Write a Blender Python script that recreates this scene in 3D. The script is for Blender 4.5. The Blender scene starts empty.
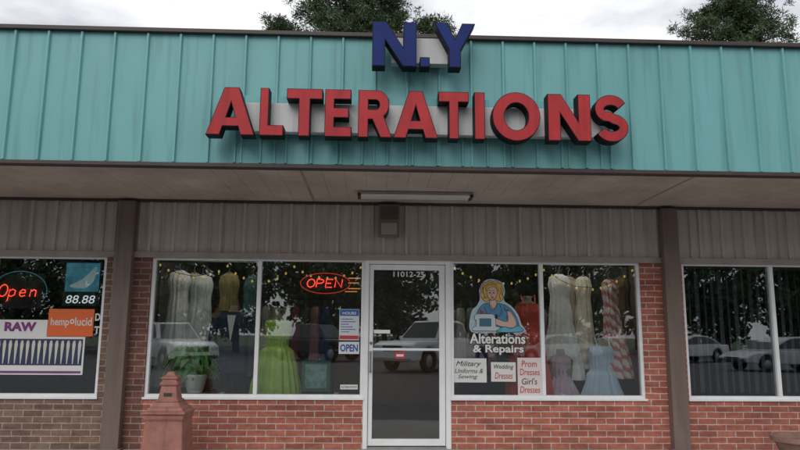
import bpy, math, random
from mathutils import Vector, Matrix
random.seed(7)
C=bpy.context.scene.collection
# ------------------------------------------------------------ materials
def newmat(name):
    m=bpy.data.materials.new(name); m.use_nodes=True
    nt=m.node_tree; b=nt.nodes["Principled BSDF"]; return m,nt,b
def M(name,col,rough=.6,var=.15,scale=4,bump=0,bscale=60,metal=0,streak=0,emit=0,spec=.5,grime=0):
    m,nt,b=newmat(name); N=nt.nodes; L=nt.links
    tc=N.new('ShaderNodeTexCoord')
    mp=N.new('ShaderNodeMapping'); L.new(tc.outputs['Object'],mp.inputs[0])
    mp.inputs['Scale'].default_value=(1,1,1 if not streak else streak)
    n=N.new('ShaderNodeTexNoise'); n.inputs['Scale'].default_value=scale; n.inputs['Detail'].default_value=6; n.inputs['Roughness'].default_value=.65
    L.new(mp.outputs[0],n.inputs['Vector'])
    r=N.new('ShaderNodeMapRange'); r.inputs[1].default_value=.3; r.inputs[2].default_value=.7
    r.inputs[3].default_value=1-var; r.inputs[4].default_value=1+var
    L.new(n.outputs[0],r.inputs[0])
    fac=r.outputs[0]
    if grime:
        mp2=N.new('ShaderNodeMapping'); L.new(tc.outputs['Object'],mp2.inputs[0]); mp2.inputs['Scale'].default_value=(9,9,.55)
        n4=N.new('ShaderNodeTexNoise'); n4.inputs['Scale'].default_value=1.6; n4.inputs['Detail'].default_value=5; L.new(mp2.outputs[0],n4.inputs['Vector'])
        r4=N.new('ShaderNodeMapRange'); r4.inputs[1].default_value=.52; r4.inputs[2].default_value=.78; r4.inputs[3].default_value=1; r4.inputs[4].default_value=1-grime; L.new(n4.outputs[0],r4.inputs[0])
        m4=N.new('ShaderNodeMath'); m4.operation='MULTIPLY'; L.new(fac,m4.inputs[0]); L.new(r4.outputs[0],m4.inputs[1]); fac=m4.outputs[0]
    v=N.new('ShaderNodeVectorMath'); v.operation='SCALE'; v.inputs[0].default_value=col[:3]
    L.new(fac,v.inputs['Scale']); L.new(v.outputs[0],b.inputs['Base Color'])
    b.inputs['Roughness'].default_value=rough; b.inputs['Metallic'].default_value=metal
    b.inputs['Specular IOR Level'].default_value=spec
    if bump:
        n2=N.new('ShaderNodeTexNoise'); n2.inputs['Scale'].default_value=bscale; n2.inputs['Detail'].default_value=4
        L.new(tc.outputs['Object'],n2.inputs['Vector'])
        bp=N.new('ShaderNodeBump'); bp.inputs['Strength'].default_value=bump; bp.inputs['Distance'].default_value=.01
        L.new(n2.outputs[0],bp.inputs['Height']); L.new(bp.outputs[0],b.inputs['Normal'])
    if emit:
        L.new(v.outputs[0],b.inputs['Emission Color']); b.inputs['Emission Strength'].default_value=emit
    return m
def brickmat(name,c1,c2,mortar):
    m,nt,b=newmat(name); N=nt.nodes; L=nt.links
    tc=N.new('ShaderNodeTexCoord'); s=N.new('ShaderNodeSeparateXYZ'); L.new(tc.outputs['Object'],s.inputs[0])
    a=N.new('ShaderNodeMath'); a.operation='ADD'; L.new(s.outputs[0],a.inputs[0]); L.new(s.outputs[1],a.inputs[1])
    c=N.new('ShaderNodeCombineXYZ'); L.new(a.outputs[0],c.inputs[0]); L.new(s.outputs[2],c.inputs[1])
    nz=N.new('ShaderNodeTexNoise'); nz.inputs['Scale'].default_value=14; L.new(tc.outputs['Object'],nz.inputs['Vector'])
    vs=N.new('ShaderNodeVectorMath'); vs.operation='MULTIPLY_ADD'; L.new(nz.outputs['Color'],vs.inputs[0]); vs.inputs[1].default_value=(.006,.006,0); L.new(c.outputs[0],vs.inputs[2])
    br=N.new('ShaderNodeTexBrick'); L.new(vs.outputs[0],br.inputs['Vector'])
    br.inputs['Scale'].default_value=1; br.inputs['Brick Width'].default_value=.205; br.inputs['Row Height'].default_value=.0663
    br.inputs['Mortar Size'].default_value=.006; br.inputs['Mortar Smooth'].default_value=.3; br.inputs['Bias'].default_value=-.15
    br.inputs['Color1'].default_value=(*c1,1); br.inputs['Color2'].default_value=(*c2,1); br.inputs['Mortar'].default_value=(*mortar,1)
    n=N.new('ShaderNodeTexNoise'); n.inputs['Scale'].default_value=22; n.inputs['Detail'].default_value=8; n.inputs['Roughness'].default_value=.7; L.new(tc.outputs['Object'],n.inputs['Vector'])
    r=N.new('ShaderNodeMapRange'); r.inputs[1].default_value=.3; r.inputs[2].default_value=.7; r.inputs[3].default_value=.75; r.inputs[4].default_value=1.22; L.new(n.outputs[0],r.inputs[0])
    mp3=N.new('ShaderNodeMapping'); mp3.inputs['Scale'].default_value=(4.2,13,1); L.new(c.outputs[0],mp3.inputs[0])
    n3=N.new('ShaderNodeTexNoise'); n3.inputs['Scale'].default_value=1; n3.inputs['Detail'].default_value=1; L.new(mp3.outputs[0],n3.inputs['Vector'])
    r3=N.new('ShaderNodeMapRange'); r3.inputs[1].default_value=.3; r3.inputs[2].default_value=.6; r3.inputs[3].default_value=.74; r3.inputs[4].default_value=1.06; L.new(n3.outputs[0],r3.inputs[0])
    n5=N.new('ShaderNodeTexNoise'); n5.inputs['Scale'].default_value=1.1; n5.inputs['Detail'].default_value=3; L.new(tc.outputs['Object'],n5.inputs['Vector'])
    r5=N.new('ShaderNodeMapRange'); r5.inputs[1].default_value=.3; r5.inputs[2].default_value=.7; r5.inputs[3].default_value=.84; r5.inputs[4].default_value=1.12; L.new(n5.outputs[0],r5.inputs[0])
    mm=N.new('ShaderNodeMath'); mm.operation='MULTIPLY'; L.new(r.outputs[0],mm.inputs[0]); L.new(r3.outputs[0],mm.inputs[1])
    m2=N.new('ShaderNodeMath'); m2.operation='MULTIPLY'; L.new(mm.outputs[0],m2.inputs[0]); L.new(r5.outputs[0],m2.inputs[1])
    v=N.new('ShaderNodeVectorMath'); v.operation='SCALE'; L.new(br.outputs['Color'],v.inputs[0]); L.new(m2.outputs[0],v.inputs['Scale'])
    L.new(v.outputs[0],b.inputs['Base Color']); b.inputs['Roughness'].default_value=.88
    iv=N.new('ShaderNodeMath'); iv.operation='SUBTRACT'; iv.inputs[0].default_value=1; L.new(br.outputs['Fac'],iv.inputs[1])
    ad=N.new('ShaderNodeMath'); ad.operation='MULTIPLY_ADD'; L.new(n.outputs[0],ad.inputs[0]); ad.inputs[1].default_value=.35; L.new(iv.outputs[0],ad.inputs[2])
    bp=N.new('ShaderNodeBump'); bp.inputs['Strength'].default_value=.5; bp.inputs['Distance'].default_value=.005; L.new(ad.outputs[0],bp.inputs['Height']); L.new(bp.outputs[0],b.inputs['Normal'])
    return m
def glassmat(name,base=.065,tint=(.88,.91,.90)):
    m,nt,b=newmat(name); N=nt.nodes; L=nt.links; N.remove(b); out=N['Material Output']
    t=N.new('ShaderNodeBsdfTransparent'); t.inputs[0].default_value=(*tint,1)
    g=N.new('ShaderNodeBsdfGlossy'); g.inputs['Roughness'].default_value=0; g.inputs['Color'].default_value=(.95,.97,1,1)
    f=N.new('ShaderNodeFresnel'); f.inputs[0].default_value=1.5
    a=N.new('ShaderNodeMath'); a.operation='ADD'; a.use_clamp=True; L.new(f.outputs[0],a.inputs[0]); a.inputs[1].default_value=base
    tc=N.new('ShaderNodeTexCoord'); n=N.new('ShaderNodeTexNoise'); n.inputs['Scale'].default_value=1.8; n.inputs['Detail'].default_value=0
    L.new(tc.outputs['Object'],n.inputs['Vector'])
    bp=N.new('ShaderNodeBump'); bp.inputs['Strength'].default_value=.07; bp.inputs['Distance'].default_value=.01
    L.new(n.outputs[0],bp.inputs['Height']); L.new(bp.outputs[0],g.inputs['Normal'])
    mx=N.new('ShaderNodeMixShader'); L.new(a.outputs[0],mx.inputs[0]); L.new(t.outputs[0],mx.inputs[1]); L.new(g.outputs[0],mx.inputs[2])
    L.new(mx.outputs[0],out.inputs[0]); return m
# ------------------------------------------------------------ geometry helpers
def box(x0,x1,y0,y1,z0,z1):
    v=[(x0,y0,z0),(x1,y0,z0),(x1,y1,z0),(x0,y1,z0),(x0,y0,z1),(x1,y0,z1),(x1,y1,z1),(x0,y1,z1)]
    return v,[(0,3,2,1),(4,5,6,7),(0,1,5,4),(1,2,6,5),(2,3,7,6),(3,0,4,7)]
def join(parts):
    V=[];F=[]
    for v,f in parts:
        o=len(V); V+=list(v); F+=[tuple(i+o for i in q) for q in f]
    return V,F
def world(o):
    m=Matrix.LocRotScale(o.location,o.rotation_euler,o.scale)
    if o.parent: return world(o.parent)@o.matrix_parent_inverse@m
    return m
def mk(name,geo,mat,parent=None,bevel=0,smooth=False,label=None,local=False,seg=2):
    if isinstance(geo,list): geo=join(geo)
    V,F=geo
    me=bpy.data.meshes.new(name)
    off=Vector((0,0,0))
    if parent is None and not local:
        xs=[v[0] for v in V]; ys=[v[1] for v in V]; zs=[v[2] for v in V]
        off=Vector(((min(xs)+max(xs))/2,(min(ys)+max(ys))/2,min(zs)))
    me.from_pydata([Vector(v)-off for v in V],[],F)
    for m in (mat if isinstance(mat,list) else [mat]): me.materials.append(m)
    if smooth:
        for p in me.polygons: p.use_smooth=True
    me.update()
    o=bpy.data.objects.new(name,me); C.objects.link(o); o.location=off
    if parent is not None:
        o.parent=parent
        if not local: o.matrix_parent_inverse=world(parent).inverted()
    if bevel:
        b=o.modifiers.new('bevel','BEVEL'); b.width=bevel; b.segments=seg; b.limit_method='ANGLE'
    if label: o['label']=label
    return o
def thing(name,loc,label,cat,group=None,rot=0):
    e=bpy.data.objects.new(name,None); e.empty_display_size=.2; e.location=loc; e.rotation_euler=(0,0,rot); C.objects.link(e)
    e['label']=label; e['category']=cat
    if group: e['group']=group
    return e
def tag(o,label,cat,group=None):
    o['label']=label; o['category']=cat
    if group: o['group']=group
    return o
def copything(src,loc,rot=0,scale=1,label=None):
    n=src.copy(); n.location=loc; n.rotation_euler=(0,0,rot); n.scale=(scale,)*3; C.objects.link(n)
    if label: n['label']=label
    def rec(a,b):
        for ch in a.children:
            c=ch.copy(); C.objects.link(c); c.parent=b; c.matrix_parent_inverse=ch.matrix_parent_inverse.copy(); rec(ch,c)
    rec(src,n); return n
def lathe(cx,cy,prof,n=24,fold=0,amp=0,ph=0,cap=True):
    V=[];F=[]
    z0=prof[0][0]; z1=prof[-1][0]
    for (z,rx,ry) in prof:
        t=(z-z0)/(z1-z0) if z1!=z0 else 0
        for i in range(n):
            a=2*math.pi*i/n
            k=1+(amp*(.15+.85*t)*(math.sin(fold*a+ph+.8*math.sin(3*a+ph))+.5*math.sin((fold+3)*a+ph*2+t*2)) if fold else 0)
            V.append((cx+rx*k*math.cos(a),cy+ry*k*math.sin(a),z))
    for j in range(len(prof)-1):
        for i in range(n):
            a=j*n+i;b=j*n+(i+1)%n
            F.append((a,b,b+n,a+n) if prof[0][0]<prof[-1][0] else (b,a,a+n,b+n))
    if cap:
        F.append(tuple(range(n))); F.append(tuple(range((len(prof)-1)*n,len(prof)*n)))
    return V,F
def fineprof(pts,steps=5):
    out=[]
    for i in range(len(pts)-1):
        for s in range(steps):
            t=s/steps; t2=t*t*(3-2*t)
            a=pts[i];b=pts[i+1]; out.append((a[0]+(b[0]-a[0])*t,a[1]+(b[1]-a[1])*t2,a[2]+(b[2]-a[2])*t2))
    out.append(pts[-1]); return out
def conv(cu):
    ob=bpy.data.objects.new('tmp',cu); C.objects.link(ob)
    bpy.context.view_layer.update()
    dg=bpy.context.evaluated_depsgraph_get()
    me=bpy.data.meshes.new_from_object(ob.evaluated_get(dg))
    V=[tuple(v.co) for v in me.vertices]; F=[tuple(p.vertices) for p in me.polygons]
    bpy.data.objects.remove(ob); bpy.data.meshes.remove(me); return V,F
def polys(loops,depth=0,offset=0):
    cu=bpy.data.curves.new('c','CURVE'); cu.dimensions='2D'; cu.fill_mode='BOTH'; cu.extrude=depth/2; cu.offset=offset
    for l in loops:
        s=cu.splines.new('POLY'); s.points.add(len(l)-1)
        for i,p in enumerate(l): s.points[i].co=(p[0],p[1],0,1)
        s.use_cyclic_u=True
    return conv(cu)
def tube(paths,r,cyc=False):
    cu=bpy.data.curves.new('c','CURVE'); cu.dimensions='3D'; cu.bevel_depth=r; cu.bevel_resolution=2; cu.use_fill_caps=True
    for l in paths:
        s=cu.splines.new('POLY'); s.points.add(len(l)-1)
        for i,p in enumerate(l): s.points[i].co=(*p,1)
        s.use_cyclic_u=cyc
    return conv(cu)
def up(geo,x0,z0,sx,sz,y):
    V,F=geo
    return [(x0+v[0]*sx,y-v[2],z0+v[1]*sz) for v in V],F
def textfit(s,x0,x1,z0,z1,y,bold=.0,depth=.0015,shear=0):
    cu=bpy.data.curves.new('t','FONT'); cu.body=s; cu.size=1; cu.extrude=depth/2; cu.offset=bold; cu.shear=shear; cu.align_x='CENTER'; cu.resolution_u=3
    V,F=conv(cu)
    a=min(v[0] for v in V);b=max(v[0] for v in V);c=min(v[1] for v in V);d=max(v[1] for v in V)
    return [(x0+(v[0]-a)/(b-a)*(x1-x0),y-v[2],z0+(v[1]-c)/(d-c)*(z1-z0)) for v in V],F
# ------------------------------------------------------------ material set
teal=M('teal_painted_metal',(.165,.415,.42),.5,.10,1.6,.08,40,streak=.25,grime=.28)
teal2=M('teal_patch_metal',(.15,.39,.40),.5,.10,1.8,.08,40,streak=.25,grime=.2)
brown=M('dark_brown_trim',(.05,.035,.03),.5,.2,5)
colm=M('brown_column_paint',(.18,.13,.11),.5,.15,4,.1,30,streak=.4,grime=.3)
siding=M('taupe_siding',(.52,.455,.415),.5,.10,2.5,.05,50,streak=.3,grime=.35)
soffitm=M('soffit_board',(.52,.435,.38),.6,.24,1.6,.1,30)
redbrick=brickmat('red_brick',(.46,.15,.10),(.31,.095,.065),(.54,.45,.41))
darkbrick=brickmat('brown_brick',(.25,.15,.11),(.15,.09,.065),(.38,.33,.30))
pierbrick=brickmat('dark_pier_brick',(.22,.09,.065),(.13,.06,.045),(.30,.245,.22))
alu=M('white_aluminium',(.84,.85,.86),.4,.06,6)
glass=glassmat('window_glass')
conc=M('concrete',(.44,.42,.39),.85,.15,3,.3,60)
asph=M('asphalt',(.085,.085,.088),.85,.25,3,.5,120)
grass=M('grass_ground',(.05,.085,.025),.9,.35,1.5,.5,40)
white=M('white_paint',(.78,.78,.77),.6,.05)
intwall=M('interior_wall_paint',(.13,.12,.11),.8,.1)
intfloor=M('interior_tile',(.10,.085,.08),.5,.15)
ceilm=M('ceiling_tile',(.35,.34,.32),.9,.05)
roofm=M('roof_membrane',(.25,.25,.25),.9,.15)
# ------------------------------------------------------------ SETTING
def struct(o): o['kind']='structure'; return o
struct(mk('ground',[box(-400,400,-500,500,-.6,-.22)],grass))
struct(mk('parking_lot',[box(-45,45,-44,-2.4,-.216,-.17)],asph))
struct(mk('road',[box(-300,300,-62,-50,-.216,-.19)],asph))
struct(mk('sidewalk',[box(-8.2,9.2,-2.25,-.001,-.2,0)],conc,bevel=.01))
struct(mk('kerb',[box(-8.2,9.2,-2.4,-2.252,-.2,0.0)],M('kerb_concrete',(.38,.37,.34),.85,.15),bevel=.015))
ln=[box(x,x+.1,-9,-3.6,-.168,-.166) for x in [-9+2.7*i for i in range(8)]]
ln+=[box(x,x+.1,-32.5,-27,-.168,-.166) for x in [-22+2.7*i for i in range(17)]]
struct(mk('parking_markings',ln,M('faded_line_paint',(.55,.55,.5),.8,.3,8)))
# ------------------------------------------------------------ BUILDING
B=thing('storefront_building',(0.4,0,0),'low brick strip mall with teal ribbed metal canopy','building')
mk('brick_wall',[box(-8,-5.2,0,.2,0,2.05),box(-5.2,-2.94,0,.2,0,.53),box(-2.94,-2.735,0,.2,0,2.05)],darkbrick,B,label='brown brick wall of the neighbouring shop')
mk('brick_pier',[box(-2.7349,-2.4501,0,.2,0,2.05)],pierbrick,B,label='dark stained brick pier beside the post')
mk('brick_wall',[box(-2.45,-.10,0,.2,0,.53),box(.86,3.02,0,.2,0,.53),box(3.02,3.5,0,.2,0,2.05),box(3.5,5.65,0,.2,0,.53),box(5.65,9,0,.2,0,2.05)],redbrick,B,label='red brick wall under the shop windows')
g=[box(-8,9,.012,.2,2.05,2.69)]
x=-7.98; i=0
while x<8.95:
    w=.045 if i%2==0 else .022
    g.append(([(x,.0119,2.10),(x+w,.0119,2.10),(x+w-.008,-.012,2.10),(x+.008,-.012,2.10),(x,.0119,2.66),(x+w,.0119,2.66),(x+w-.008,-.012,2.66),(x+.008,-.012,2.66)],[(0,1,2,3),(7,6,5,4),(3,2,6,7),(1,5,6,2),(0,3,7,4)]))
    x+=.155 if i%2==0 else .105; i+=1
mk('siding',g,siding,B)
mk('header_trim',[box(-8,9,-.03,.011,2.035,2.10)],M('header_brown',(.34,.29,.26),.5,.15,4),B,bevel=.004)
mk('wall_flashing',[box(-8,9,-.035,.011,2.66,2.688)],brown,B,bevel=.003)
mk('column',[box(-2.83,-2.64,-.11,-.002,0,2.655),box(-2.86,-2.61,-.13,-.0021,0,.02)],colm,B,bevel=.006)
mk('column',[box(3.26,3.44,-.11,-.002,0,2.655),box(3.23,3.47,-.13,-.0021,0,.02)],colm,B,bevel=.006)
g=[]; x=-8
while x<9:
    w=.203
    g.append(box(x+.001,x+w-.0015,-1.69,-.001,2.69,2.72)); x+=w
g.append(box(-8,9,-1.69,0,2.6965,2.74))
mk('soffit',g,soffitm,B)
jm=M('joint_strip',(.34,.275,.24),.6,.2)
for x in (-4.3,-.69,2.97,6.6): mk('soffit_joint',[box(x,x+.022,-1.69,-.04,2.687,2.6895)],jm,B)
def ribs(x0,x1,step,y,z0,z1,w=.032,h=.026):
    g=[]; x=x0
    while x<x1-w:
        g.append(([(x,y,z0),(x+w,y,z0),(x+w*.75,y-h,z0),(x+w*.25,y-h,z0),(x,y,z1),(x+w,y,z1),(x+w*.75,y-h,z1),(x+w*.25,y-h,z1)],[(0,1,2,3),(7,6,5,4),(3,2,6,7),(1,5,6,2),(0,3,7,4)]))
        x+=step
    return g
mk('fascia',[box(-8,9,-1.74,-1.70,2.66,3.88)]+ribs(-7.86,8.9,.29,-1.7399,2.68,3.86),teal,B)
mk('fascia_patch',[box(-1.24,2.25,-1.7535,-1.7405,2.68,3.30)]+ribs(-1.24,2.27,.222,-1.7534,2.682,3.30,.026,.02),teal2,B,label='newer teal panel behind the sign letters')
mk('coping',[box(-8.02,9.02,-1.785,-1.60,3.865,3.905)],brown,B,bevel=.005)
mk('drip_edge',[box(-8.02,9.02,-1.785,-1.69,2.635,2.672)],brown,B,bevel=.005)
mk('roof',[box(-8,9,-1.699,12,3.66,3.74)],roofm,B)
mk('rear_wall',[box(-8,9,12.001,12.2,0,3.7),box(-8.2,-8.001,.2,12,0,3.65),box(9.001,9.2,.2,12,0,3.65)],conc,B)
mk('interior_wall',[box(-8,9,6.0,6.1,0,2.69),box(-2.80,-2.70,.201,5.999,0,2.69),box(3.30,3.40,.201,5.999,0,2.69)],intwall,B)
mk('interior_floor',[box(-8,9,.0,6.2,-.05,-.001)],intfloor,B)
mk('interior_ceiling',[box(-8,9,.2,6.2,2.75,2.80)],ceilm,B)
def window(x0,x1,mulls,z0=.53,z1=2.05):
    g=[box(x0,x1,.02,.09,z0,z0+.035),box(x0,x1,.02,.09,z1-.035,z1),box(x0,x0+.035,.02,.09,z0+.035,z1-.035),box(x1-.035,x1,.02,.09,z0+.035,z1-.035)]
    for m in mulls: g.append(box(m-.021,m+.021,.015,.09,z0+.035,z1-.035))
    f=mk('window',g,alu,B,bevel=.003)
    e=[x0+.035]+[q for m in mulls for q in (m-.021,m+.021)]+[x1-.035]
    for i in range(0,len(e),2):
        mk('glass_pane',[box(e[i],e[i+1],.052,.058,z0+.035,z1-.035)],glass,f)
    mk('sill',[box(x0-.01,x1+.01,-.02,.03,z0-.018,z0+.006)],alu,f,bevel=.003)
    return f
window(-5.2,-2.94,[-4.16]); window(-2.45,-.10,[-1.27]); window(.86,3.02,[1.89]); window(3.5,5.65,[4.55])
D=mk('door',[box(-.045,.0,.03,.075,.03,1.99),box(.735,.80,.03,.075,.03,1.99),box(0,.735,.03,.075,1.93,1.99),box(0,.735,.03,.075,.03,.10)],alu,B,bevel=.003)
mk('door_frame',[box(-.10,-.05,.0,.1,0,2.05),box(.805,.86,.0,.1,0,2.05),box(-.05,.805,.0,.1,1.995,2.05)],alu,D,bevel=.003)
mk('glass_pane',[box(0,.735,.05,.056,.10,1.93)],glass,D)
mk('threshold',[box(-.05,.805,-.02,.12,0,.02)],M('worn_metal',(.4,.4,.38),.4,.2,metal=.7),D)
mk('push_bar',[box(.001,.734,.028,.048,1.04,1.066)],alu,D,bevel=.004)
mk('pull_plate',[box(.01,.19,.034,.048,1.225,1.265)],alu,D,bevel=.003)
mk('handle',[box(-.036,-.012,-.045,-.02,.80,1.04),box(-.036,-.012,-.02,.03,.81,.83),box(-.036,-.012,-.02,.03,1.01,1.03)],M('handle_metal',(.45,.45,.45),.25,.1,metal=.9),D,bevel=.005)
mk('lock',([(-.02+.016*math.cos(i*math.pi/8),yy,1.12+.016*math.sin(i*math.pi/8)) for yy in (.012,.03) for i in range(16)],[tuple(range(16))]+[(i,(i+1)%16,16+(i+1)%16,16+i) for i in range(16)]),M('lock_metal',(.3,.28,.22),.3,.1,metal=.8),D)
# ------------------------------------------------------------ channel letters
def arc(cx,cy,rx,ry,a0,a1,n=14):
    return [(cx+rx*math.cos(math.radians(a0+(a1-a0)*i/n)),cy+ry*math.sin(math.radians(a0+(a1-a0)*i/n))) for i in range(n+1)]
def ribbon(path,w):
    Lf=[];Rt=[]
    for i,p in enumerate(path):
        a=path[max(0,i-1)];b=path[min(len(path)-1,i+1)]
        dx,dy=b[0]-a[0],b[1]-a[1]; l=math.hypot(dx,dy) or 1
        nx,ny=-dy/l*w/2,dx/l*w/2
        Lf.append((p[0]+nx,p[1]+ny)); Rt.append((p[0]-nx,p[1]-ny))
    return Lf+Rt[::-1]
Spath=arc(.40,.70,.275,.19,20,235,18)+[(.36,.535),(.46,.485)]+arc(.41,.30,.28,.19,55,-160,18)
LET={
'A':[[(0,0),(.34,1),(.64,1),(.98,0),(.70,0),(.645,.18),(.335,.18),(.28,0)],[(.40,.37),(.49,.68),(.58,.37)]],
'L':[[(0,0),(0,1),(.26,1),(.26,.22),(.70,.22),(.70,0)]],
'T':[[(.28,0),(.28,.78),(0,.78),(0,1),(.82,1),(.82,.78),(.54,.78),(.54,0)]],
'E':[[(0,0),(0,1),(.72,1),(.72,.79),(.26,.79),(.26,.61),(.66,.61),(.66,.40),(.26,.40),(.26,.21),(.74,.21),(.74,0)]],
'R':[[(0,0),(0,1)]+arc(.48,.70,.31,.30,90,-55)+[(.86,0),(.57,0),(.36,.38),(.26,.38),(.26,0)],[(.26,.79),(.26,.59)]+arc(.45,.69,.09,.10,-90,90,8)],
'I':[[(0,0),(0,1),(.27,1),(.27,0)]],
'O':[arc(.5,.5,.52,.52,0,350,35),arc(.5,.5,.26,.29,0,350,35)],
'N':[[(0,0),(0,1),(.27,1),(.60,.42),(.60,1),(.85,1),(.85,0),(.59,0),(.25,.58),(.25,0)]],
'S':[ribbon(Spath,.225)],
'Y':[[(.30,0),(.30,.40),(-.02,1),(.27,1),(.43,.64),(.59,1),(.88,1),(.56,.40),(.56,0)]],
'.':[[(0,0),(0,.22),(.22,.22),(.22,0)]]}
def letter(ch,x0,x1,z0,z1,y,depth,mface,mside,parent):
    lo=LET[ch]; xs=[p[0] for l in lo for p in l]; a,b=min(xs),max(xs)
    lo=[[((p[0]-a)/(b-a)*(x1-x0),p[1]*(z1-z0)) for p in l] for l in lo]
    nm='letter_'+{'.':'period'}.get(ch,ch.lower())
    o=mk(nm,up(polys(lo,depth),x0,z0,1,1,y),mside,parent)
    mk('letter_face',up(polys(lo,.006,-.006),x0,z0,1,1,y-depth/2-.001),mface,o)
    return o
red=M('red_sign_face',(.44,.03,.036),.55,.16,3,.03,20,spec=.3,grime=.3); blk=M('black_return',(.010,.009,.011),.6,.3,4,spec=.2)
blue=M('blue_sign_face',(.008,.024,.15),.6,.2,3,spec=.25); navy=M('navy_return',(.005,.006,.014),.6,.2,4,spec=.2)
race=M('raceway_paint',(.60,.60,.60),.55,.12,3,streak=.5,grime=.35)
S1=thing('shop_sign',(.38,-1.76,2.84),'red block channel letters on a pale raceway','sign')
mk('raceway',[box(-1.15,1.98,-1.875,-1.80,2.93,3.19)],race,S1,bevel=.006)
for x in (-.9,0.,.9,1.8): mk('bracket',[box(x,x+.04,-1.80,-1.755,2.95,3.17)],race,S1)
for ch,a,b in [('A',208,257),('L',260,285),('T',286,323),('E',324,352),('R',357,392),('A',392,438),('T',437,469),('I',473,485),('O',491,541),('N',547,592),('S',595,630)]:
    letter(ch,-1.43+(a-208)*.00858,-1.43+(b-208)*.00858-.012,2.86,3.28,-1.935,.12,red,blk,S1)
S2=thing('shop_sign',(.4,-1.76,3.48),'dark blue channel letters standing above the canopy edge','sign')
mk('raceway',[box(.13,.66,-1.875,-1.787,3.58,3.82)],race,S2,bevel=.006)
for ch,a,b in [('N',-.04,.345),('.',.375,.46),('Y',.50,.86)]:
    letter(ch,a,b,3.50,3.91,-1.935,.12,blue,navy,S2)
# ------------------------------------------------------------ small fixtures
F1=thing('ceiling_light',(.43,-.55,2.63),'long unlit fluorescent fixture under the soffit','light')
mk('housing',[box(-.18,1.03,-.66,-.44,2.668,2.686)],M('fixture_metal',(.30,.28,.26),.5,.1),F1,bevel=.004)
mk('diffuser',[box(-.15,1.00,-.645,-.455,2.640,2.667)],M('acrylic_diffuser',(.75,.72,.66),.3,.08),F1,bevel=.011)
mk('end_cap',[box(-.18,-.152,-.652,-.448,2.636,2.6675)],brown,F1)
mk('end_cap',[box(1.002,1.03,-.652,-.448,2.636,2.6675)],brown,F1)
F2=thing('wall_vent',(.16,-.05,2.29),'brown louvred vent box on the siding','vent')
mk('housing',[box(.045,.28,-.12,-.014,2.29,2.65)],M('vent_brown',(.20,.15,.13),.5,.2),F2,bevel=.006)
mk('louvre',[box(.065,.26,-.135,-.121,2.48+.022*i,2.49+.022*i) for i in range(7)],M('louvre_dark',(.12,.09,.08),.5,.2),F2)
mk('cover_plate',[box(.075,.25,-.128,-.121,2.31,2.44)],M('plate_grey',(.38,.33,.30),.5,.2),F2,bevel=.003)
# ------------------------------------------------------------ neon
neonr=M('neon_red',(1.0,.07,.035),.4,.02,emit=1.9); neonc=M('neon_cyan',(.08,.35,.40),.4,.02,emit=.25)
neond=M('neon_red_dim',(.75,.05,.03),.4,.02,emit=.6)
def glyph(ch):
    return {'O':[[ (.5+.4*math.cos(t*math.pi/8),.5+.5*math.sin(t*math.pi/8)) for t in range(17)]],
    'P':[[(.1,0),(.1,1),(.5,1),(.8,.88),(.82,.68),(.6,.5),(.1,.48)]],
    'E':[[(.8,1),(.1,1),(.1,0),(.8,0)],[(.1,.5),(.65,.5)]],
    'N':[[(.1,0),(.1,1),(.8,0),(.8,1)]],
    'p':[[(.1,-.4),(.1,.6),(.1,.45),(.35,.62),(.65,.5),(.65,.15),(.35,0),(.1,.1)]],
    'e':[[(.1,.3),(.62,.32),(.55,.55),(.3,.6),(.1,.4),(.12,.12),(.35,0),(.65,.1)]],
    'n':[[(.1,0),(.1,.6),(.1,.42),(.35,.6),(.6,.5),(.62,0)]]}[ch]
def neon(word,x0,z0,w,h,y,slant=.15):
    ps=[]
    for i,ch in enumerate(word):
        for l in glyph(ch):
            ps.append([(x0+(i+p[0])*w+slant*p[1]*h,y,z0+p[1]*h) for p in l])
    return tube(ps,.006)
N1=thing('neon_open_sign',(-.55,.12,1.68),'lit red neon open sign inside an oval tube','neon sign')
mk('neon_lettering',neon('OPEN',-.765,1.735,.105,.09,.12),neonr,N1)
mk('neon_border',tube([[(-.545+.28*math.cos(t*math.pi/16),.12,1.78+.115*math.sin(t*math.pi/16)) for t in range(32)]],.0045,True),neond,N1)
mk('backing',[box(-.80,-.29,.14,.146,1.70,1.86)],M('clear_backing',(.04,.04,.045),.2,.1),N1)
N3=thing('neon_reflection',(-.24,.3,1.68),'short glowing orange bars standing in for neon reflections beside the open sign','neon sign')  # glowing bars added in place of neon reflections, not a second sign
no=M('reflected_orange_glow',(.9,.32,.08),.4,.02,emit=.8)
for z,w in ((1.70,.14),(1.735,.18),(1.80,.16),(1.855,.18)):
    mk('reflection_bar',tube([[(-.33,.3,z),(-.33+w,.3,z)]],.005),no,N3)
N2=thing('neon_open_sign',(-3.92,.12,1.55),'red neon open sign with a pale blue arch','neon sign')
mk('neon_lettering',neon('Open',-4.16,1.60,.115,.13,.12),neonr,N2)
mk('neon_border',tube([[(-3.92+.30*math.cos(t*math.pi/16),.12,1.66+.22*math.sin(t*math.pi/16)) for t in range(-2,19)]],.005),neonc,N2)
mk('backing',[box(-4.16,-3.66,.14,.146,1.47,1.86)],M('clear_backing_smoked',(.03,.035,.04),.2,.1),N2)
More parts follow.
